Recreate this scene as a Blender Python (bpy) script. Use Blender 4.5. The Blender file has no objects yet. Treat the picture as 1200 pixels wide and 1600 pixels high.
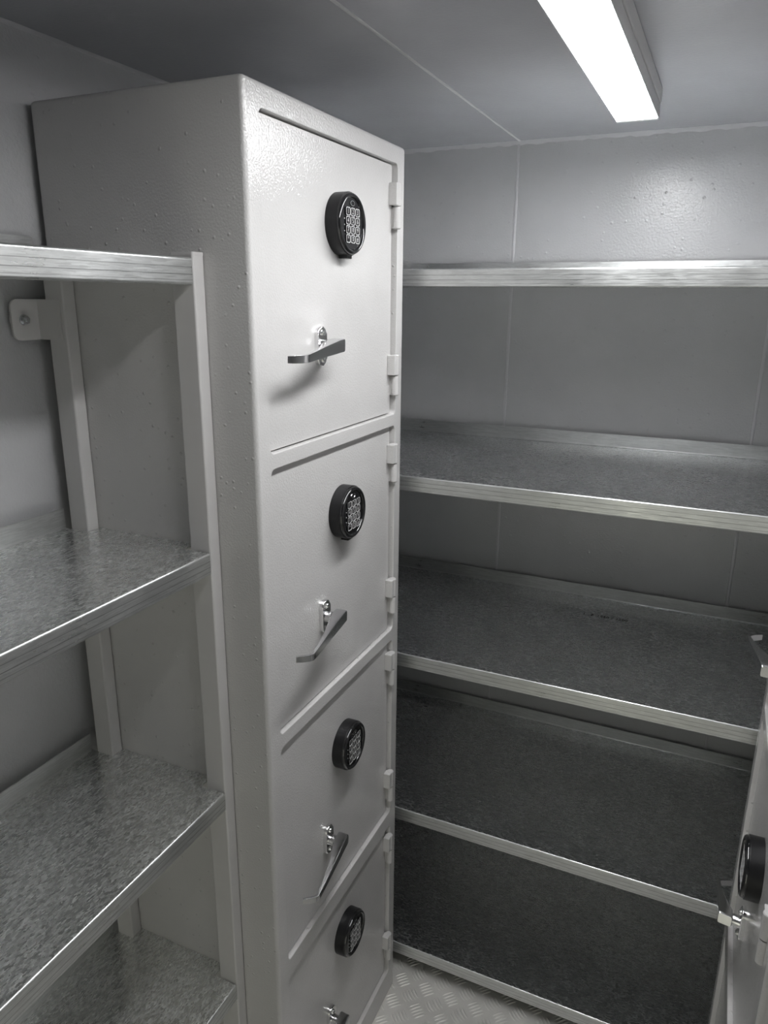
import bpy, bmesh, math, random
from mathutils import Vector, Matrix
random.seed(7)
S = bpy.context.scene
COL = S.collection

# ---------------------------------------------------------------- camera, light level, exposure
cam_d = bpy.data.cameras.new('camera')
cam_d.sensor_fit = 'VERTICAL'
cam_d.sensor_height = 36.0
cam_d.sensor_width = 27.0
cam_d.lens = 1148.16 / 1600.0 * 36.0
cam_d.clip_start = 0.02
cam = bpy.data.objects.new('camera', cam_d)
COL.objects.link(cam)
R_ = Vector((0.90978659, 0.41499731, 0.00809953))
U_ = Vector((-0.12311742, 0.25116877, 0.96008143))
F_ = Vector((-0.39639686, 0.8744664, -0.27960337))
M = Matrix(((R_.x, U_.x, -F_.x, 0.57729), (R_.y, U_.y, -F_.y, -0.84388), (R_.z, U_.z, -F_.z, 1.68685), (0, 0, 0, 1)))
cam.matrix_world = M
S.camera = cam

LAMP_STRENGTH = 26.0          # luminous diffuser of the ceiling batten
LAMP_COLOUR = (0.985, 0.99, 1.0)
LAMP_Y0, LAMP_Y1 = -0.34, 0.741
S.view_settings.view_transform = 'Standard'
S.view_settings.look = 'None'
S.view_settings.gamma = 1.0
S.view_settings.use_curve_mapping = False
S.view_settings.exposure = 0.72
S.cycles.max_bounces = 14
S.cycles.diffuse_bounces = 6
S.cycles.glossy_bounces = 8
S.cycles.caustics_reflective = True
S.cycles.blur_glossy = 0.1
S.cycles.sample_clamp_indirect = 40.0

world = bpy.data.worlds.new('world')
S.world = world
world.use_nodes = True
world.node_tree.nodes['Background'].inputs[0].default_value = (1.0, 1.0, 0.86, 1)
world.node_tree.nodes['Background'].inputs[1].default_value = 0.7

# ---------------------------------------------------------------- materials
def new_mat(name):
    m = bpy.data.materials.new(name)
    m.use_nodes = True
    nt = m.node_tree
    return m, nt, nt.nodes['Principled BSDF']

def nd(nt, kind, **kw):
    n = nt.nodes.new(kind)
    for k, v in kw.items():
        setattr(n, k, v)
    return n

def mapped(nt, scale=(1, 1, 1), coord='Object'):
    tc = nd(nt, 'ShaderNodeTexCoord')
    mp = nd(nt, 'ShaderNodeMapping')
    mp.inputs['Scale'].default_value = scale
    nt.links.new(tc.outputs[coord], mp.inputs['Vector'])
    return mp.outputs['Vector']

def paint(name, colour, rough=0.28, peel=0.10, dots=0.35, peel_scale=260.0, dot_scale=75.0, spec=0.5):
    """glossy sprayed enamel: orange peel plus scattered droplets"""
    m, nt, b = new_mat(name)
    v = mapped(nt)
    L = nt.links.new
    b.inputs['Specular IOR Level'].default_value = spec
    n1 = nd(nt, 'ShaderNodeTexNoise'); n1.inputs['Scale'].default_value = peel_scale; n1.inputs['Detail'].default_value = 2.0
    L(v, n1.inputs['Vector'])
    n2 = nd(nt, 'ShaderNodeTexNoise'); n2.inputs['Scale'].default_value = 14.0; n2.inputs['Detail'].default_value = 3.0
    L(v, n2.inputs['Vector'])
    vo = nd(nt, 'ShaderNodeTexVoronoi'); vo.inputs['Scale'].default_value = dot_scale
    L(v, vo.inputs['Vector'])
    # droplets: a small cap around some cell points only
    cap = nd(nt, 'ShaderNodeMapRange'); cap.inputs['From Min'].default_value = 0.26; cap.inputs['From Max'].default_value = 0.0
    cap.interpolation_type = 'SMOOTHSTEP'
    L(vo.outputs['Distance'], cap.inputs['Value'])
    sep = nd(nt, 'ShaderNodeSeparateColor'); L(vo.outputs['Color'], sep.inputs['Color'])
    pick = nd(nt, 'ShaderNodeMath', operation='GREATER_THAN'); pick.inputs[1].default_value = 0.68
    L(sep.outputs['Red'], pick.inputs[0])
    mul = nd(nt, 'ShaderNodeMath', operation='MULTIPLY'); L(cap.outputs['Result'], mul.inputs[0]); L(pick.outputs[0], mul.inputs[1])
    b1 = nd(nt, 'ShaderNodeBump'); b1.inputs['Strength'].default_value = peel; b1.inputs['Distance'].default_value = 0.002
    L(n1.outputs['Fac'], b1.inputs['Height'])
    b2 = nd(nt, 'ShaderNodeBump'); b2.inputs['Strength'].default_value = dots; b2.inputs['Distance'].default_value = 0.0012
    L(mul.outputs[0], b2.inputs['Height']); L(b1.outputs['Normal'], b2.inputs['Normal'])
    L(b2.outputs['Normal'], b.inputs['Normal'])
    mx = nd(nt, 'ShaderNodeMix', data_type='RGBA')
    mx.inputs['A'].default_value = (*[c * 0.95 for c in colour], 1)
    mx.inputs['B'].default_value = (*[c * 1.05 for c in colour], 1)
    L(n2.outputs['Fac'], mx.inputs['Factor']); L(mx.outputs['Result'], b.inputs['Base Color'])
    b.inputs['Roughness'].default_value = rough
    return m

def galvanised(name, colour=(0.66, 0.675, 0.68), rough=0.14, stretch=(60, 170, 60), bump=0.10, contrast=0.22, metallic=0.98, rvar=(0.55, 2.6), lines=()):
    """zinc-coated sheet: small elongated spangle, mill streaks, optional roller lines along the lip"""
    m, nt, b = new_mat(name)
    L = nt.links.new
    b.inputs['Metallic'].default_value = metallic
    v = mapped(nt, stretch)
    vo = nd(nt, 'ShaderNodeTexVoronoi'); vo.inputs['Scale'].default_value = 1.6; vo.inputs['Randomness'].default_value = 1.0
    n0 = nd(nt, 'ShaderNodeTexNoise'); n0.inputs['Scale'].default_value = 2.3; n0.inputs['Detail'].default_value = 4.0
    L(v, n0.inputs['Vector'])
    dv = nd(nt, 'ShaderNodeMix', data_type='RGBA'); dv.inputs['Factor'].default_value = 0.45
    L(v, dv.inputs['A']); L(n0.outputs['Color'], dv.inputs['B'])
    add = nd(nt, 'ShaderNodeVectorMath', operation='ADD'); L(v, add.inputs[0]); L(n0.outputs['Color'], add.inputs[1])
    L(add.outputs[0], vo.inputs['Vector'])
    sep = nd(nt, 'ShaderNodeSeparateColor'); L(vo.outputs['Color'], sep.inputs['Color'])
    big = nd(nt, 'ShaderNodeTexNoise'); big.inputs['Scale'].default_value = 7.0; big.inputs['Detail'].default_value = 3.0
    L(mapped(nt), big.inputs['Vector'])
    ramp = nd(nt, 'ShaderNodeMapRange'); ramp.inputs['To Min'].default_value = 1 - contrast; ramp.inputs['To Max'].default_value = 1 + contrast
    L(sep.outputs['Red'], ramp.inputs['Value'])
    vm = nd(nt, 'ShaderNodeVectorMath', operation='SCALE'); vm.inputs[0].default_value = colour
    L(ramp.outputs['Result'], vm.inputs['Scale'])
    col_out = vm.outputs['Vector']
    if lines:
        # fine dark roller marks running the length of the lip
        sx = nd(nt, 'ShaderNodeSeparateXYZ'); L(mapped(nt), sx.inputs['Vector'])
        for z0, dark in lines:
            cp = nd(nt, 'ShaderNodeMath', operation='COMPARE'); cp.inputs[1].default_value = z0; cp.inputs[2].default_value = 0.00055
            L(sx.outputs['Z'], cp.inputs[0])
            sc = nd(nt, 'ShaderNodeMapRange'); sc.inputs['To Min'].default_value = 1.0; sc.inputs['To Max'].default_value = dark
            L(cp.outputs[0], sc.inputs['Value'])
            v2 = nd(nt, 'ShaderNodeVectorMath', operation='SCALE'); L(col_out, v2.inputs[0]); L(sc.outputs['Result'], v2.inputs['Scale'])
            col_out = v2.outputs['Vector']
    L(col_out, b.inputs['Base Color'])
    r1 = nd(nt, 'ShaderNodeMapRange'); r1.inputs['To Min'].default_value = rough * rvar[0]; r1.inputs['To Max'].default_value = rough * rvar[1]
    L(sep.outputs['Green'], r1.inputs['Value'])
    r2 = nd(nt, 'ShaderNodeMapRange'); r2.inputs['From Min'].default_value = 0.3; r2.inputs['From Max'].default_value = 0.7
    r2.inputs['To Min'].default_value = 0.8; r2.inputs['To Max'].default_value = 1.3
    L(big.outputs['Fac'], r2.inputs['Value'])
    rm = nd(nt, 'ShaderNodeMath', operation='MULTIPLY'); L(r1.outputs['Result'], rm.inputs[0]); L(r2.outputs['Result'], rm.inputs[1])
    L(rm.outputs[0], b.inputs['Roughness'])
    bp = nd(nt, 'ShaderNodeBump'); bp.inputs['Strength'].default_value = bump; bp.inputs['Distance'].default_value = 0.0006
    hm = nd(nt, 'ShaderNodeMath', operation='ADD'); L(sep.outputs['Blue'], hm.inputs[0]); L(n0.outputs['Fac'], hm.inputs[1])
    L(hm.outputs[0], bp.inputs['Height']); L(bp.outputs['Normal'], b.inputs['Normal'])
    return m

def metal(name, colour, rough, scratch=0.0):
    m, nt, b = new_mat(name)
    b.inputs['Metallic'].default_value = 1.0
    b.inputs['Base Color'].default_value = (*colour, 1)
    n = nd(nt, 'ShaderNodeTexNoise'); n.inputs['Scale'].default_value = 120.0
    nt.links.new(mapped(nt), n.inputs['Vector'])
    r = nd(nt, 'ShaderNodeMapRange'); r.inputs['To Min'].default_value = rough * 0.7; r.inputs['To Max'].default_value = rough * 1.3
    nt.links.new(n.outputs['Fac'], r.inputs['Value']); nt.links.new(r.outputs['Result'], b.inputs['Roughness'])
    return m

def plastic(name, colour, rough, spec=0.5):
    m, nt, b = new_mat(name)
    b.inputs['Base Color'].default_value = (*colour, 1)
    b.inputs['Specular IOR Level'].default_value = spec
    n = nd(nt, 'ShaderNodeTexNoise'); n.inputs['Scale'].default_value = 300.0
    nt.links.new(mapped(nt), n.inputs['Vector'])
    r = nd(nt, 'ShaderNodeMapRange'); r.inputs['To Min'].default_value = rough * 0.8; r.inputs['To Max'].default_value = rough * 1.2
    nt.links.new(n.outputs['Fac'], r.inputs['Value']); nt.links.new(r.outputs['Result'], b.inputs['Roughness'])
    return m

M_wall = paint('wall_enamel', (0.46, 0.462, 0.468), rough=0.24, peel=0.32, dots=0.7, peel_scale=200, dot_scale=60)
M_ceil = paint('ceiling_enamel', (0.44, 0.445, 0.468), rough=0.22, peel=0.12, dots=0.0, peel_scale=150, dot_scale=60)
M_safe = paint('cabinet_enamel', (0.55, 0.542, 0.535), rough=0.12, peel=0.30, dots=1.0, peel_scale=320, dot_scale=85)
M_post = paint('post_enamel', (0.58, 0.57, 0.562), rough=0.28, peel=0.04, dots=0.0)
M_weld = paint('weld_paint', (0.50, 0.50, 0.51), rough=0.35, peel=0.35, dots=0.3, peel_scale=90)
M_zinc_y = galvanised('zinc_sheet_side_unit', colour=(0.78, 0.79, 0.78), rough=0.19, metallic=0.94, stretch=(270, 110, 270))  # same steel as back unit; paler colour stands in for more light
M_zinc_x = galvanised('zinc_sheet_back_unit', stretch=(110, 270, 270))
M_lip_y = galvanised('zinc_lip_side_unit', colour=(0.62, 0.63, 0.625), rough=0.34, bump=0.0, contrast=0.10, metallic=0.92, rvar=(0.9, 1.2), lines=((-0.0115, 0.62), (-0.0205, 0.55), (-0.0275, 0.75)), stretch=(220, 30, 420))
M_lip_x = galvanised('zinc_lip_back_unit', colour=(0.62, 0.63, 0.625), rough=0.34, bump=0.0, contrast=0.10, metallic=0.92, rvar=(0.9, 1.2), lines=((-0.0115, 0.62), (-0.0205, 0.55), (-0.0275, 0.75)), stretch=(30, 220, 420))
M_chrome = metal('polished_chrome', (0.78, 0.78, 0.78), 0.09)
M_cast = metal('satin_cast_metal', (0.62, 0.62, 0.63), 0.20)
M_bolt = metal('zinc_bolt', (0.60, 0.61, 0.62), 0.25)
M_black = plastic('black_satin_plastic', (0.010, 0.010, 0.011), 0.38, 0.3)
M_gloss = plastic('black_gloss_bezel', (0.010, 0.010, 0.011), 0.10, 0.8)
M_facep = plastic('black_keypad_face', (0.008, 0.008, 0.009), 0.22)
M_legend = plastic('pale_key_legend', (0.55, 0.55, 0.55), 0.35)
M_white = plastic('white_housing', (0.62, 0.62, 0.62), 0.40)
M_ink = plastic('black_ink', (0.008, 0.008, 0.008), 0.7)

m, nt, b = new_mat('checker_plate_aluminium')
b.inputs['Metallic'].default_value = 0.35
b.inputs['Base Color'].default_value = (0.74, 0.73, 0.69, 1)
n = nd(nt, 'ShaderNodeTexNoise'); n.inputs['Scale'].default_value = 40.0; n.inputs['Detail'].default_value = 5.0
nt.links.new(mapped(nt), n.inputs['Vector'])
r = nd(nt, 'ShaderNodeMapRange'); r.inputs['To Min'].default_value = 0.36; r.inputs['To Max'].default_value = 0.58
nt.links.new(n.outputs['Fac'], r.inputs['Value']); nt.links.new(r.outputs['Result'], b.inputs['Roughness'])
M_floor = m

m, nt, b = new_mat('lit_diffuser')
b.inputs['Base Color'].default_value = (0.8, 0.8, 0.8, 1)
b.inputs['Roughness'].default_value = 0.5
b.inputs['Emission Color'].default_value = (*LAMP_COLOUR, 1)
b.inputs['Emission Strength'].default_value = LAMP_STRENGTH
M_lamp = m

# ---------------------------------------------------------------- mesh helpers (all in scene coordinates)
def bm_new():
    return bmesh.new()

def box(bm, x0, x1, y0, y1, z0, z1, bev=0.0, seg=2, mat=0):
    vs = [bm.verts.new((x, y, z)) for x in (x0, x1) for y in (y0, y1) for z in (z0, z1)]
    idx = [(0, 1, 3, 2), (4, 6, 7, 5), (0, 4, 5, 1), (2, 3, 7, 6), (0, 2, 6, 4), (1, 5, 7, 3)]
    fs = [bm.faces.new([vs[i] for i in f]) for f in idx]
    for f in fs:
        f.material_index = mat
    if bev > 0:
        es = list({e for f in fs for e in f.edges})
        r = bmesh.ops.bevel(bm, geom=es, offset=bev, segments=seg, profile=0.5, affect='EDGES')
        for f in r['faces']:
            f.material_index = mat
    return bm

AX = {'x': (1, 2, 0), 'y': (0, 2, 1), 'z': (0, 1, 2)}
def lathe(bm, prof, axis, centre, n=48, mat=0):
    """prof: list of (radius, height along axis); closed at both ends where radius is 0"""
    a, b_, c = AX[axis]
    rings = []
    for rad, h in prof:
        if rad <= 1e-7:
            p = [0, 0, 0]; p[c] = h
            rings.append([bm.verts.new(Vector(p) + Vector(centre))])
        else:
            ring = []
            for k in range(n):
                t = 2 * math.pi * k / n
                p = [0, 0, 0]; p[a] = rad * math.cos(t); p[b_] = rad * math.sin(t); p[c] = h
                ring.append(bm.verts.new(Vector(p) + Vector(centre)))
            rings.append(ring)
    for r0, r1 in zip(rings, rings[1:]):
        for k in range(n):
            k2 = (k + 1) % n
            if len(r0) == 1 and len(r1) == 1:
                continue
            if len(r0) == 1:
                f = bm.faces.new((r0[0], r1[k], r1[k2]))
            elif len(r1) == 1:
                f = bm.faces.new((r0[k], r1[0], r0[k2]))
            else:
                f = bm.faces.new((r0[k], r1[k], r1[k2], r0[k2]))
            f.material_index = mat
    return bm

def prism(bm, pts, axis, h0, h1, mat=0):
    """closed 2D outline extruded along an axis; pts use the two other axes in x,y,z order"""
    a, b_, c = AX[axis]
    lo, hi = [], []
    for u, v in pts:
        for h, L in ((h0, lo), (h1, hi)):
            p = [0, 0, 0]; p[a] = u; p[b_] = v; p[c] = h
            L.append(bm.verts.new(p))
    n = len(pts)
    fs = [bm.faces.new(lo), bm.faces.new(hi[::-1])]
    for k in range(n):
        k2 = (k + 1) % n
        fs.append(bm.faces.new((lo[k], hi[k], hi[k2], lo[k2])))
    for f in fs:
        f.material_index = mat
    return fs

def rrect(u0, u1, v0, v1, r, n=5):
    out = []
    for cu, cv, a0 in ((u1 - r, v1 - r, 0), (u0 + r, v1 - r, 90), (u0 + r, v0 + r, 180), (u1 - r, v0 + r, 270)):
        for k in range(n + 1):
            t = math.radians(a0 + 90.0 * k / n)
            out.append((cu + r * math.cos(t), cv + r * math.sin(t)))
    return out

def obj(name, bm, mats, parent=None, origin=None, smooth=35.0):
    bmesh.ops.recalc_face_normals(bm, faces=bm.faces[:])
    if origin is None:
        lo = [min(v.co[i] for v in bm.verts) for i in range(3)]
        hi = [max(v.co[i] for v in bm.verts) for i in range(3)]
        origin = Vector([(l + h) / 2 for l, h in zip(lo, hi)])
    origin = Vector(origin)
    bmesh.ops.translate(bm, verts=bm.verts[:], vec=-origin)
    if smooth:
        for f in bm.faces:
            f.smooth = True
        lim = math.radians(smooth)
        for e in bm.edges:
            if len(e.link_faces) == 2:
                e.smooth = e.calc_face_angle(0.0) < lim
    me = bpy.data.meshes.new(name)
    bm.to_mesh(me); bm.free()
    for mt in (mats if isinstance(mats, (list, tuple)) else [mats]):
        me.materials.append(mt)
    o = bpy.data.objects.new(name, me)
    COL.objects.link(o)
    if smooth and len(me.polygons) < 4000:
        wn = o.modifiers.new('flat_faces', 'WEIGHTED_NORMAL'); wn.keep_sharp = True; wn.weight = 80
    if parent is not None:
        o.parent = parent
        off = Vector((0, 0, 0)); p = parent
        while p is not None:
            off += p.location; p = p.parent
        o.location = origin - off
    else:
        o.location = origin
    return o

def thing(name, label, cat, loc=(0, 0, 0), group=None):
    o = bpy.data.objects.new(name, None)
    o.empty_display_size = 0.05
    COL.objects.link(o)
    o.location = loc
    o['label'] = label; o['category'] = cat
    if group:
        o['group'] = group
    return o

def struct(name, bm, mat, label=None, smooth=35.0):
    o = obj(name, bm, mat, smooth=smooth)
    o['kind'] = 'structure'
    if label:
        o['label'] = label; o['category'] = name.split('_')[0]
    return o

def text_faces(bm, s, size, place, mat=0, thick=0.0):
    """outlines of real lettering as mesh faces; place maps local (u,v) to a scene point"""
    cu = bpy.data.curves.new('lettering', 'FONT')
    cu.body = s; cu.size = size; cu.align_x = 'CENTER'; cu.align_y = 'CENTER'; cu.resolution_u = 3
    ob = bpy.data.objects.new('lettering', cu)
    COL.objects.link(ob)
    dg = bpy.context.evaluated_depsgraph_get()
    me = ob.evaluated_get(dg).to_mesh()
    vs = [bm.verts.new(place(v.co.x, v.co.y)) for v in me.vertices]
    for p in me.polygons:
        try:
            f = bm.faces.new([vs[i] for i in p.vertices]); f.material_index = mat
        except ValueError:
            pass
    ob.evaluated_get(dg).to_mesh_clear()
    bpy.data.objects.remove(ob); bpy.data.curves.remove(cu)

# ---------------------------------------------------------------- room shell
XL, XR, YB, YF, ZC = -0.408, 1.09, 1.101, -1.55, 2.059
T = 0.04
# floor: five-bar tread plate, bars as raised geometry
def tread_floor():
    bm = bm_new()
    box(bm, XL - T, XR + T, YF - T, YB + T, -T, 0.0)
    pitch = 0.046
    ca = math.cos(math.radians(45)); sa = math.sin(math.radians(45))
    n0 = -70
    for i in range(-60, 90):
        for j in range(-70, 70):
            gx = (i * ca - j * sa) * pitch + 0.02
            gy = (i * sa + j * ca) * pitch + 0.01
            if not (-0.03 < gx < 0.75 and -1.2 < gy < 0.62):
                continue
            ang = math.radians(0 if (i + j) % 2 == 0 else 90) + math.radians(45)
            dx, dy = math.cos(ang), math.sin(ang)
            for k in range(-2, 3):
                ox, oy = gx - dy * k * 0.0080, gy + dx * k * 0.0080
                hl = 0.0190 * (1.0 - 0.06 * abs(k)); hw = 0.0026; hh = 0.0020
                prof = [(-1.0, 0.0), (-0.5, 0.8), (0, 1.0), (0.5, 0.8), (1.0, 0.0)]
                rows = []
                for t, s in prof:
                    cx, cy = ox + dx * hl * t, oy + dy * hl * t
                    # slight bow of each bar
                    bow = 0.0016 * (1 - t * t)
                    cx += -dy * bow; cy += dx * bow
                    if s == 0:
                        rows.append([bm.verts.new((cx, cy, 0.0))])
                    else:
                        rows.append([bm.verts.new((cx - dy * q * hw * s, cy + dx * q * hw * s, z)) for q, z in ((-1, 0.0), (-0.35, hh * s), (0.35, hh * s), (1, 0.0))])
                for r0, r1 in zip(rows, rows[1:]):
                    if len(r0) == 1:
                        for a in range(3): bm.faces.new((r0[0], r1[a], r1[a + 1]))
                    elif len(r1) == 1:
                        for a in range(3): bm.faces.new((r0[a + 1], r0[a], r1[0]))
                    else:
                        for a in range(3): bm.faces.new((r0[a], r1[a], r1[a + 1], r0[a + 1]))
    return bm
struct('floor', tread_floor(), M_floor, 'grey five-bar tread plate floor in the aisle between cabinets and shelves', smooth=60)
bm = bm_new(); box(bm, XL - T, XR + T, YF - T, YB + T, ZC, ZC + T); struct('ceiling', bm, M_ceil, 'glossy grey painted steel ceiling over the strong room')
XW = -0.373
bm = bm_new()
prism(bm, [(XL - T, 0.0), (XW, 0.0), (XW, 1.938), (XW - 0.0008, 1.945), (XW - 0.0028, 1.953), (XL, ZC), (XL - T, ZC)], 'y', YF, YB)
struct('wall_left', bm, M_wall, 'grey painted steel wall behind the left shelves and tall cabinet')
bm = bm_new(); box(bm, XR, XR + T, YF, YB, 0.0, ZC); struct('wall_right', bm, M_wall, 'grey painted steel wall on the right behind the second cabinet')
bm = bm_new(); box(bm, XL - T, XR + T, YB, YB + T, 0.0, ZC); struct('wall_back', bm, M_wall, 'grey painted steel wall behind the wide shelves with vertical weld lines')
# front wall with a low unseen opening, added to let fill light in
DX0, DX1, DZ1 = 0.02, 0.64, 1.10
bm = bm_new()
prism(bm, [(XL - T, 0.0), (DX0, 0.0), (DX0, DZ1), (DX1, DZ1), (DX1, 0.0), (XR + T, 0.0), (XR + T, ZC), (XL - T, ZC)], 'y', YF - T, YF)
struct('wall_front', bm, M_wall, 'grey painted steel wall behind the viewer with a low opening added for fill light')

def bead(name, p0, p1, r, nrm1, nrm2, label, wob=0.35, n=90):
    """painted-over weld bead in a corner or on a flat face"""
    bm = bm_new()
    p0, p1 = Vector(p0), Vector(p1)
    a, b_ = Vector(nrm1), Vector(nrm2)
    rows = []
    for k in range(n + 1):
        c = p0.lerp(p1, k / n)
        rr = r * (1 + wob * random.uniform(-1, 1) * 0.6)
        rows.append([bm.verts.new(c + (a * math.cos(t) + b_ * math.sin(t) * 0.55) * rr) for t in [math.pi * q / 6 for q in range(7)]])
    for r0, r1 in zip(rows, rows[1:]):
        for q in range(6):
            bm.faces.new((r0[q], r1[q], r1[q + 1], r0[q + 1]))
    o = struct(name, bm, M_weld, label)
    return o
def corner(name, p0, p1, r, u, w, label, n=110):
    bm = bm_new(); p0, p1, u, w = Vector(p0), Vector(p1), Vector(u), Vector(w)
    rows = []
    for k in range(n + 1):
        c = p0.lerp(p1, k / n); rr = r * random.uniform(0.75, 1.25)
        rows.append([bm.verts.new(c + u * rr), bm.verts.new(c + (u + w) * rr * 0.42), bm.verts.new(c + w * rr)])
    for r0, r1 in zip(rows, rows[1:]):
        for q in range(2):
            bm.faces.new((r0[q], r1[q], r1[q + 1], r0[q + 1]))
    return struct(name, bm, M_weld, label)
bead('trim_1', (0.055, YF, ZC), (0.055, YB, ZC), 0.0030, (1, 0, 0), (0, 0, -1), 'long weld line running down the ceiling towards the back wall', 0.3)
bead('trim_2', (0.052, YB, 0), (0.052, YB, ZC), 0.0038, (1, 0, 0), (0, -1, 0), 'vertical weld line on the back wall nearer the tall cabinet', 0.3)
bead('trim_3', (0.659, YB, 0), (0.659, YB, ZC), 0.0038, (1, 0, 0), (0, -1, 0), 'vertical weld line on the back wall at the right', 0.3)
corner('trim_4', (XL, YB, ZC), (XR, YB, ZC), 0.008, (0, -1, 0), (0, 0, -1), 'weld seam where ceiling meets the back wall')
corner('trim_5', (XL, YF, ZC), (XL, YB, ZC), 0.006, (1, 0, 0), (0, 0, -1), 'weld seam where ceiling meets the left wall')

# ---------------------------------------------------------------- safe cabinets
D, W, H = 0.362, 0.512, 1.95
Y0, Y1 = 0.0345, 0.479                       # door openings between the stiles
OPEN = [(1.4688, 1.918), (1.0066, 1.445), (0.5448, 0.981), (0.071, 0.506)]
KEY_Z = [1.799, 1.324, 0.852, 0.397]
KEY_Y = 0.2655
GRIP_Y = 0.194
GRIP_Z = [1.613, 1.151, 0.684, 0.232]
HINGE_TOP = [(1.886, 1.583), (1.410, 1.124), (0.954, 0.657), (0.484, 0.196)]
REC = 0.011
DOORX = -0.0085

def cabinet_body():
    bm = bm_new()
    box(bm, -D, 0, 0, W, 0.0, H, bev=0.007, seg=4)
    me = bpy.data.meshes.new('shell'); bm.to_mesh(me); bm.free()
    o = bpy.data.objects.new('shell', me); COL.objects.link(o)
    cb = bm_new()
    for z0, z1 in OPEN:
        prism(cb, rrect(Y0, Y1, z0, z1, 0.009, 4), 'x', -REC - 0.006, 0.05)
    bmesh.ops.recalc_face_normals(cb, faces=cb.faces[:])
    cm = bpy.data.meshes.new('cut'); cb.to_mesh(cm); cb.free()
    c = bpy.data.objects.new('cut', cm); COL.objects.link(c)
    md = o.modifiers.new('cut', 'BOOLEAN'); md.object = c; md.operation = 'DIFFERENCE'; md.solver = 'EXACT'
    bv = o.modifiers.new('soft', 'BEVEL'); bv.width = 0.0022; bv.segments = 2; bv.limit_method = 'ANGLE'; bv.angle_limit = math.radians(50)
    dg = bpy.context.evaluated_depsgraph_get()
    out = bm_new(); out.from_mesh(o.evaluated_get(dg).to_mesh()); o.evaluated_get(dg).to_mesh_clear()
    bpy.data.objects.remove(o); bpy.data.objects.remove(c)
    return out

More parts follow.
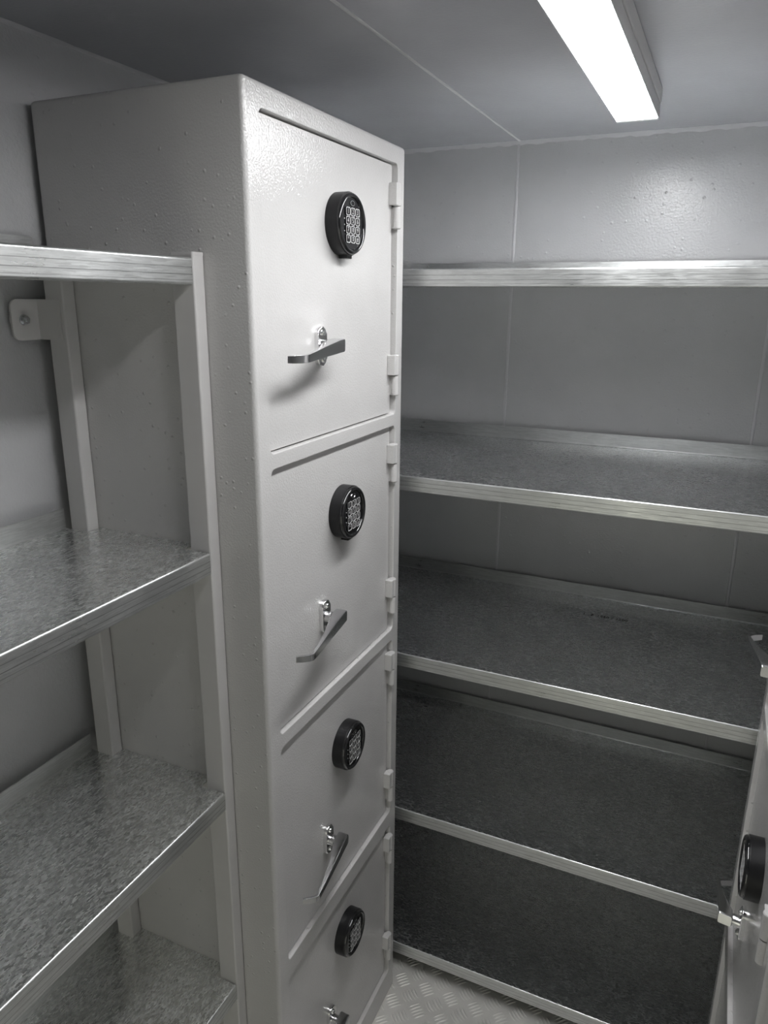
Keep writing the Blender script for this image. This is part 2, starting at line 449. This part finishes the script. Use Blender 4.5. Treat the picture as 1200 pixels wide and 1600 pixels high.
KEYS = ['1', '2', '3', '4', '5', '6', '7', '8', '9', '*', '0', '#']
def make_cabinet(label):
    t = thing('safe_cabinet', label, 'safe', (-D / 2, W / 2, 0.0), 'four-door safe cabinets')
    obj('body', cabinet_body(), M_safe, t)
    for (z0, z1) in OPEN:
        bm = bm_new()
        ymax = Y1 - 0.0075
        fs = prism(bm, rrect(Y0 + 0.0015, ymax, z0 + 0.002, z1 - 0.002, 0.006, 4), 'x', -REC - 0.005, DOORX)
        es = [e for e in bm.edges if all(abs(v.co.x - DOORX) < 1e-6 for v in e.verts)]
        bmesh.ops.bevel(bm, geom=es, offset=0.0014, segments=2, profile=0.5, affect='EDGES')
        obj('door', bm, M_safe, t)
    # two-knuckle lift-off hinges
    for tops in HINGE_TOP:
        for zt in tops:
            hy, hx, r = Y1 - 0.006, 0.0015, 0.0075
            bm = bm_new()
            lathe(bm, [(0, -0.0395), (r * .8, -0.0395), (r, -0.038), (r, -0.0015), (r * .85, 0), (0, 0)], 'z', (hx, hy, zt), 24)
            box(bm, -0.0085, hx + r * 0.75, hy - 0.0155, hy + 0.001, zt - 0.0385, zt - 0.0005, bev=0.0015, seg=2)
            h = obj('hinge', bm, M_safe, t)
            bm = bm_new()
            r2 = 0.0071
            lathe(bm, [(0, -0.078), (r2 * .8, -0.078), (r2, -0.0765), (r2, -0.043), (r2 * .85, -0.041), (0, -0.041)], 'z', (hx, hy, zt), 24)
            box(bm, -0.010, hx, hy - 0.002, hy + 0.006, zt - 0.0775, zt - 0.0415)
            obj('lower_knuckle', bm, M_safe, h)
    # electronic keypad locks
    for kz in KEY_Z:
        cx = DOORX; c = (cx, KEY_Y, kz)
        bm = bm_new()
        R0 = 0.0475
        lathe(bm, [(0, 0.0), (R0, 0.0), (R0, 0.0195), (R0 * 0.992, 0.0205), (R0 * 0.975, 0.0207), (0, 0.0207)], 'x', c, 72)
        k = obj('keypad_lock', bm, M_black, t)
        bm = bm_new()
        prof = [(0.0460, 0.0205)] + [(0.0420 + 0.0040 * math.cos(a), 0.0215 + 0.0052 * math.sin(a)) for a in [math.radians(q) for q in range(0, 181, 15)]] + [(0.0378, 0.0205)]
        lathe(bm, prof + [prof[0]], 'x', c, 72)
        obj('bezel', bm, M_gloss, k)
        bm = bm_new()
        lathe(bm, [(0, 0.0205), (0.0385, 0.0205), (0.0382, 0.0232), (0, 0.0234)], 'x', c, 64)
        # status dots beside the keys
        for q in range(3):
            lathe(bm, [(0.0009, 0.0230), (0.0009, 0.0237), (0, 0.0237)], 'x', (cx, KEY_Y - 0.0262, kz + 0.006 - q * 0.009), 10, mat=1)
        obj('face_plate', bm, [M_facep, M_legend], k)
        bm = bm_new()
        ev = [(KEY_Y + 0.0075 * math.cos(a), kz + 0.0300 + 0.0042 * math.sin(a)) for a in [2 * math.pi * q / 28 for q in range(28)]]
        ei = [(KEY_Y + 0.0060 * math.cos(a), kz + 0.0300 + 0.0030 * math.sin(a)) for a in [2 * math.pi * q / 28 for q in range(28)]]
        x1 = cx + 0.0246
        vo = [bm.verts.new((x1, *p)) for p in ev]; vi = [bm.verts.new((x1, *p)) for p in ei]
        vb = [bm.verts.new((cx + 0.0225, *p)) for p in ev]; vc = [bm.verts.new((x1 - 0.0008, *p)) for p in ei]
        for q in range(28):
            p = (q + 1) % 28
            bm.faces.new((vo[q], vi[q], vi[p], vo[p])); bm.faces.new((vb[q], vo[q], vo[p], vb[p]))
            bm.faces.new((vi[q], vc[q], vc[p], vi[p]))
        f = bm.faces.new(vc); f.material_index = 1
        obj('indicator_lens', bm, [M_chrome, M_gloss], k)
        bm = bm_new()
        box(bm, cx + 0.002, cx + 0.017, KEY_Y - 0.007, KEY_Y + 0.012, kz - R0 - 0.0045, kz - R0 + 0.004, bev=0.0012)
        obj('battery_latch', bm, M_black, k)
        for q, ch in enumerate(KEYS):
            col, row = q % 3, q // 3
            ky = KEY_Y + (col - 1) * 0.0160
            kzz = kz + 0.0172 - row * 0.0134
            bm = bm_new()
            xb, xt = cx + 0.0225, cx + 0.0252
            ro = rrect(ky - 0.0072, ky + 0.0072, kzz - 0.0061, kzz + 0.0061, 0.0030, 4)
            ri = rrect(ky - 0.0062, ky + 0.0062, kzz - 0.0051, kzz + 0.0051, 0.0026, 4)
            n = len(ro)
            a = [bm.verts.new((xb, *p)) for p in ro]; b2 = [bm.verts.new((xt, *p)) for p in ro]
            c2 = [bm.verts.new((xt, *p)) for p in ri]; d2 = [bm.verts.new((xt - 0.0005, *p)) for p in ri]
            for i in range(n):
                j = (i + 1) % n
                for s0, s1, mi in ((a, b2, 0), (b2, c2, 1), (c2, d2, 1)):
                    f = bm.faces.new((s0[i], s1[i], s1[j], s0[j])); f.material_index = mi
            f = bm.faces.new(d2); f.material_index = 0
            text_faces(bm, ch, 0.0105, lambda u, v, ky=ky, kzz=kzz: (xt - 0.0001, ky + u, kzz + v), mat=1)
            obj('key', bm, [M_facep, M_legend], k, smooth=0)
    # lever handles
    for gz in GRIP_Z:
        def P(dx, dy, dz):
            return Vector((DOORX + dx, GRIP_Y + dy, gz + dz))
        bm = bm_new()
        # spindle
        lathe(bm, [(0, 0.006), (0.0105, 0.006), (0.0100, 0.016), (0.0088, 0.020), (0.0088, 0.026), (0, 0.026)], 'x', P(0, 0, 0), 28)
        # swept lever: stations (dx, dy, dz, half-height, half-thickness)
        st = [((o_ + i_) / 2, dy, dz, hh, (o_ - i_) / 2) for o_, i_, dy, dz, hh in (
            (0.0395, 0.0190, 0.0150, 0.0018, 0.0085), (0.0402, 0.0180, 0.0120, 0.0018, 0.0105), (0.0425, 0.0195, -0.0080, 0.0012, 0.0107),
            (0.0450, 0.0275, -0.0300, -0.0005, 0.0098), (0.0483, 0.0375, -0.0620, -0.0030, 0.0083), (0.0520, 0.0450, -0.0980, -0.0065, 0.0066),
            (0.0538, 0.0485, -0.1200, -0.0086, 0.0058), (0.0540, 0.0490, -0.1270, -0.0092, 0.0056), (0.0505, 0.0455, -0.1330, -0.0094, 0.0056),
            (0.0420, 0.0370, -0.1400, -0.0096, 0.0055), (0.0340, 0.0295, -0.1450, -0.0098, 0.0050))]
        pts = [P(*s[:3]) for s in st]
        up0 = Vector((0, 0.06, 1.0)).normalized()
        rings = []
        for i, s in enumerate(st):
            d = (pts[min(i + 1, len(st) - 1)] - pts[max(i - 1, 0)]).normalized()
            side = d.cross(up0).normalized()
            hh, ht = s[3], s[4]
            sec = rrect(-hh, hh, -ht, ht, min(hh, ht) * 0.28, 2)
            rings.append([bm.verts.new(pts[i] + up0 * u + side * v) for u, v in sec])
        n = len(rings[0])
        for r0, r1 in zip(rings, rings[1:]):
            for q in range(n):
                p = (q + 1) % n
                bm.faces.new((r0[q], r1[q], r1[p], r0[p]))
        bm.faces.new(rings[0]); bm.faces.new(rings[-1][::-1])
        g = obj('lever_handle', bm, M_cast, t)
        bm = bm_new()
        prism(bm, rrect(GRIP_Y - 0.0135, GRIP_Y + 0.0135, gz - 0.030, gz + 0.030, 0.011, 6), 'x', DOORX, DOORX + 0.0075)
        es = [e for e in bm.edges if all(abs(v.co.x - DOORX - 0.0075) < 1e-6 for v in e.verts)]
        bmesh.ops.bevel(bm, geom=es, offset=0.0028, segments=3, profile=0.5, affect='EDGES')
        obj('mounting_plate', bm, M_chrome, g)
        for s in (-1, 1):
            bm = bm_new()
            lathe(bm, [(0.0050, 0.007), (0.0050, 0.0085), (0.0038, 0.0105), (0.0016, 0.0113), (0, 0.0114)], 'x', P(0, 0, s * 0.0205), 20)
            box(bm, DOORX + 0.0105, DOORX + 0.0118, GRIP_Y - 0.0030, GRIP_Y + 0.0030, gz + s * 0.0205 - 0.0004, gz + s * 0.0205 + 0.0004)
            obj('screw', bm, M_chrome, g)
    return t

def copy_tree(o, parent=None):
    c = o.copy()
    COL.objects.link(c)
    c.parent = parent
    for ch in list(o.children):
        copy_tree(ch, c)
    return c

left_safe = make_cabinet('tall grey four-door safe cabinet standing on the left, all its doors in view')
right_safe = copy_tree(left_safe)
XRC, YRC = 0.715, 0.505
right_safe.location = (XRC + D / 2, YRC - W / 2, 0)
right_safe.rotation_euler = (0, 0, math.pi)
right_safe['label'] = 'grey safe cabinet at the far right, seen edge-on with one black lock'

# the lever in view on the right cabinet hangs a little lower than level
for o in right_safe.children:
    if o.name.startswith('lever_handle') and abs(o.location.z - GRIP_Z[2]) < 0.05:
        o.data = o.data.copy()
        piv = Vector((DOORX + D / 2, GRIP_Y - W / 2, GRIP_Z[2])) - o.location
        o.data.transform(Matrix.Translation(piv) @ Matrix.Rotation(math.radians(-7), 4, 'Z') @ Matrix.Rotation(math.radians(13), 4, 'X') @ Matrix.Translation(-piv))

# ---------------------------------------------------------------- galvanised shelving
def shelf_section(front, back, z, lip, flange, sgn, t=0.0018):
    """cross-section (depth, height) of a folded sheet shelf: back upstand, tray, front lip with return. sgn = +1 when front > back"""
    r = 0.0035
    def arc(cx, cz, a0, a1, rad, n=5):
        return [(cx + rad * math.cos(math.radians(a0 + (a1 - a0) * k / n)), cz + rad * math.sin(math.radians(a0 + (a1 - a0) * k / n))) for k in range(n + 1)]
    # written for front at +; u measured so that front = +
    f, b = front * sgn, back * sgn
    top = [(b, z + flange), (b, z + 0.0)]
    outer = [(b, z + flange)] + [(b + t, z + flange)] + [(b + t, z)]
    outer[-1:] = [(b + t, z + 0.003)] + [(b + t + 0.003 - 0.003 * math.cos(math.radians(a)), z + 0.003 - 0.003 * math.sin(math.radians(a))) for a in (22, 45, 68, 90)]
    outer += arc(f - r, z - r, 90, 0, r) + arc(f - r, z - lip + r, 0, -90, r) + [(f - 0.016, z - lip)]
    inner = [(f - 0.016, z - lip + t)] + arc(f - r, z - lip + r, -90, 0, r - t) + arc(f - r, z - r, 0, 90, r - t) + [(b, z - t)]
    return [(u * sgn, h) for u, h in outer + inner]

def plate_section(front, back, z, t=0.0018):
    return [(back, z), (front, z), (front, z - t), (back, z - t)]

def tube_post(x0, x1, y0, y1, z0, z1, cap=True):
    bm = bm_new()
    prism(bm, rrect(x0, x1, y0, y1, 0.003, 3), 'z', z0, z1)
    if cap:
        prism(bm, rrect(x0 - 0.0004, x1 + 0.0004, y0 - 0.0004, y1 + 0.0004, 0.003, 3), 'z', z1, z1 + 0.004)
    return bm

def bolt_bm(axis_point, d):
    """washer + hex head facing along +x (d = 1) or -y"""
    bm = bm_new()
    x, y, z = axis_point
    if d == 'x':
        lathe(bm, [(0, 0.0), (0.0078, 0.0), (0.0078, 0.0014), (0, 0.0014)], 'x', axis_point, 24)
        hexp = [(y + 0.0062 * math.cos(math.radians(60 * k + 12)), z + 0.0062 * math.sin(math.radians(60 * k + 12))) for k in range(6)]
        prism(bm, hexp, 'x', x + 0.0014, x + 0.0066)
        lathe(bm, [(0, 0.0066), (0.0030, 0.0066), (0.0026, 0.0092), (0, 0.0096)], 'x', axis_point, 18)
    else:
        lathe(bm, [(0, 0.0), (0.0078, 0.0), (0.0078, -0.0014), (0, -0.0014)], 'y', axis_point, 24)
        hexp = [(x + 0.0062 * math.cos(math.radians(60 * k + 12)), z + 0.0062 * math.sin(math.radians(60 * k + 12))) for k in range(6)]
        prism(bm, hexp, 'y', y - 0.0014, y - 0.0066)
    return bm

# left unit along the left wall, ends at the cabinet's side
XS, XBK = -0.072, -0.358
LSH = [1.7357, 1.3267, 0.9157, 0.5182, 0.105]
LY0, LY1 = -1.02, -0.001
PW, PD = 0.0235, 0.037
LEN0 = -0.0255
side_unit = thing('shelving_unit', 'galvanised shelving unit with painted posts along the left wall beside the tall cabinet', 'shelves', ((XS + XBK) / 2, (LY0 + LY1) / 2, 0.0))
for z in LSH:
    bm = bm_new()
    ya, yb = LY0 + PW + 0.001, LY1 - PW - 0.0010
    for f in prism(bm, shelf_section(XS, XBK, z, 0.034, 0.0326, 1), 'y', ya, yb - 0.001):
        if len(f.verts) == 4 and (min(v.co.x for v in f.verts) > XS - 0.003 or max(v.co.x for v in f.verts) < XBK + 0.004): f.material_index = 1
    # tongues of sheet that run on between the posts, leaving a notch round each post
    for s0, s1 in ((yb - 0.001, LY1), (LY0, ya)):
        prism(bm, plate_section(XS - PD - 0.009, XBK + 0.012 + PD, z), 'y', s0, s1)
    obj('shelf', bm, [M_zinc_y, M_lip_y], side_unit, smooth=40)
for yy in (LY1 - PW, LY0):
    for x1 in (XS, XBK + 0.011 + PD):
        bm = tube_post(x1 - PD, x1, yy, yy + PW, 0.0, 1.739)
        p = obj('post', bm, M_post, side_unit)
# wall brackets with bolt, on the rear posts
for s, py in ((-1, LY1 - PW), (1, LY0 + PW)):
    for bz in (1.652, 0.40):
        bm = bm_new()
        xpl = -0.360
        z0, z1 = bz - 0.029, bz + 0.029
        yo = py + s * 0.050
        yi = py + s * 0.0005
        u0, u1 = min(yo, yi), max(yo, yi)
        # plate on the wall side, rounded outer corners
        outl = rrect(u0, u1, z0, z1, 0.012, 5)
        keep = []
        for (u, v) in outl:
            if s < 0 and u > (u0 + u1) / 2 or s > 0 and u < (u0 + u1) / 2:
                keep.append((yi, z1 if v > bz else z0))
            else:
                keep.append((u, v))
        ded = []
        for p_ in keep:
            if not ded or (abs(p_[0] - ded[-1][0]) + abs(p_[1] - ded[-1][1])) > 1e-6:
                ded.append(p_)
        if abs(ded[0][0] - ded[-1][0]) + abs(ded[0][1] - ded[-1][1]) < 1e-6:
            ded.pop()
        prism(bm, ded, 'x', xpl - 0.003, xpl)
        # leg welded along the post
        box(bm, xpl - 0.003, xpl + 0.043, min(yi, yi + s * 0.003), max(yi, yi + s * 0.003), z0, z1)
        # spacer back to the wall
        lathe(bm, [(0, XW - xpl + 0.0003), (0.014, XW - xpl + 0.0003), (0.014, -0.003), (0, -0.003)], 'x', (xpl, py + s * 0.030, bz), 24)
        br = obj('wall_bracket', bm, M_post, side_unit)
        obj('bolt', bolt_bm((xpl, py + s * 0.030, bz), 'x'), M_bolt, br)

# wide unit across the back wall
BYF, BYB = 0.5612, 1.0888
BSH = [1.7424, 1.3246, 0.9074, 0.4899, 0.0765]
BX0, BX1 = -0.365, 1.06
back_unit = thing('shelving_unit', 'wide five-shelf galvanised unit across the back wall', 'shelves', ((BX0 + BX1) / 2, (BYF + BYB) / 2, 0.0))
for i, z in enumerate(BSH):
    bm = bm_new()
    xa, xb = BX0 + PW + 0.001, BX1 - PW - 0.001
    sec = shelf_section(BYF, BYB, z, 0.0345, 0.0332, -1)
    for f in prism(bm, sec, 'x', xa, xb):
        if len(f.verts) == 4 and (max(v.co.y for v in f.verts) < BYF + 0.003 or min(v.co.y for v in f.verts) > BYB - 0.004): f.material_index = 1
    for s0, s1 in ((xb, BX1), (BX0, xa)):
        prism(bm, plate_section(BYF + PD + 0.009, BYB - 0.012 - PD, z), 'x', s0, s1)
    sh = obj('shelf', bm, [M_zinc_x, M_lip_x], back_unit, smooth=40)
    if i == 2:
        bm = bm_new()
        ca, sa = 1.0, 0.012
        text_faces(bm, '1 . 7  1250 * 2500', 0.0165, lambda u, v: (0.3795 + u * 0.93 * ca, 0.9665 + u * sa + v, z + 0.0006))
        st = obj('ink_stamp', bm, M_ink, sh, smooth=0)
        st['label'] = 'black printed dimensions near the back of the shelf'
for xx in (BX0, BX1 - PW):
    for y0 in (BYF, BYB - 0.011 - PD):
        obj('post', tube_post(xx, xx + PW, y0, y0 + PD, 0.0, 1.746), M_post, back_unit)

# ---------------------------------------------------------------- ceiling light
LX0, LX1, LZ = 0.3367, 0.4102, 2.0088
lamp = thing('ceiling_light', 'long white LED batten light fixed along the ceiling', 'light', ((LX0 + LX1) / 2, (LAMP_Y0 + LAMP_Y1) / 2, ZC))
bm = bm_new()
box(bm, LX0 - 0.002, LX1 + 0.003, LAMP_Y0, LAMP_Y1 - 0.002, ZC - 0.024, ZC, bev=0.002)
box(bm, LX0 - 0.0005, LX1 + 0.0008, LAMP_Y0, LAMP_Y1 - 0.002, ZC - 0.036, ZC - 0.0245, bev=0.0015)
for xa in (LX0 - 0.0012, LX1):
    box(bm, xa, xa + 0.0012, LAMP_Y0, LAMP_Y1 - 0.002, LZ + 0.0012, ZC - 0.030)
obj('housing', bm, M_white, lamp)
bm = bm_new()
sec = [(LX0, ZC - 0.040), (LX0, LZ + 0.002), (LX0 + 0.002, LZ), (LX1 - 0.002, LZ), (LX1, LZ + 0.002), (LX1, ZC - 0.040)]
prism(bm, sec, 'y', LAMP_Y0 + 0.012, LAMP_Y1 - 0.012)
obj('diffuser', bm, M_lamp, lamp)
for ya in (LAMP_Y0, LAMP_Y1 - 0.012):
    bm = bm_new(); box(bm, LX0 - 0.001, LX1 + 0.001, ya, ya + 0.012, LZ - 0.0008, ZC - 0.001, bev=0.0015)
    obj('end_cap', bm, M_white, lamp)
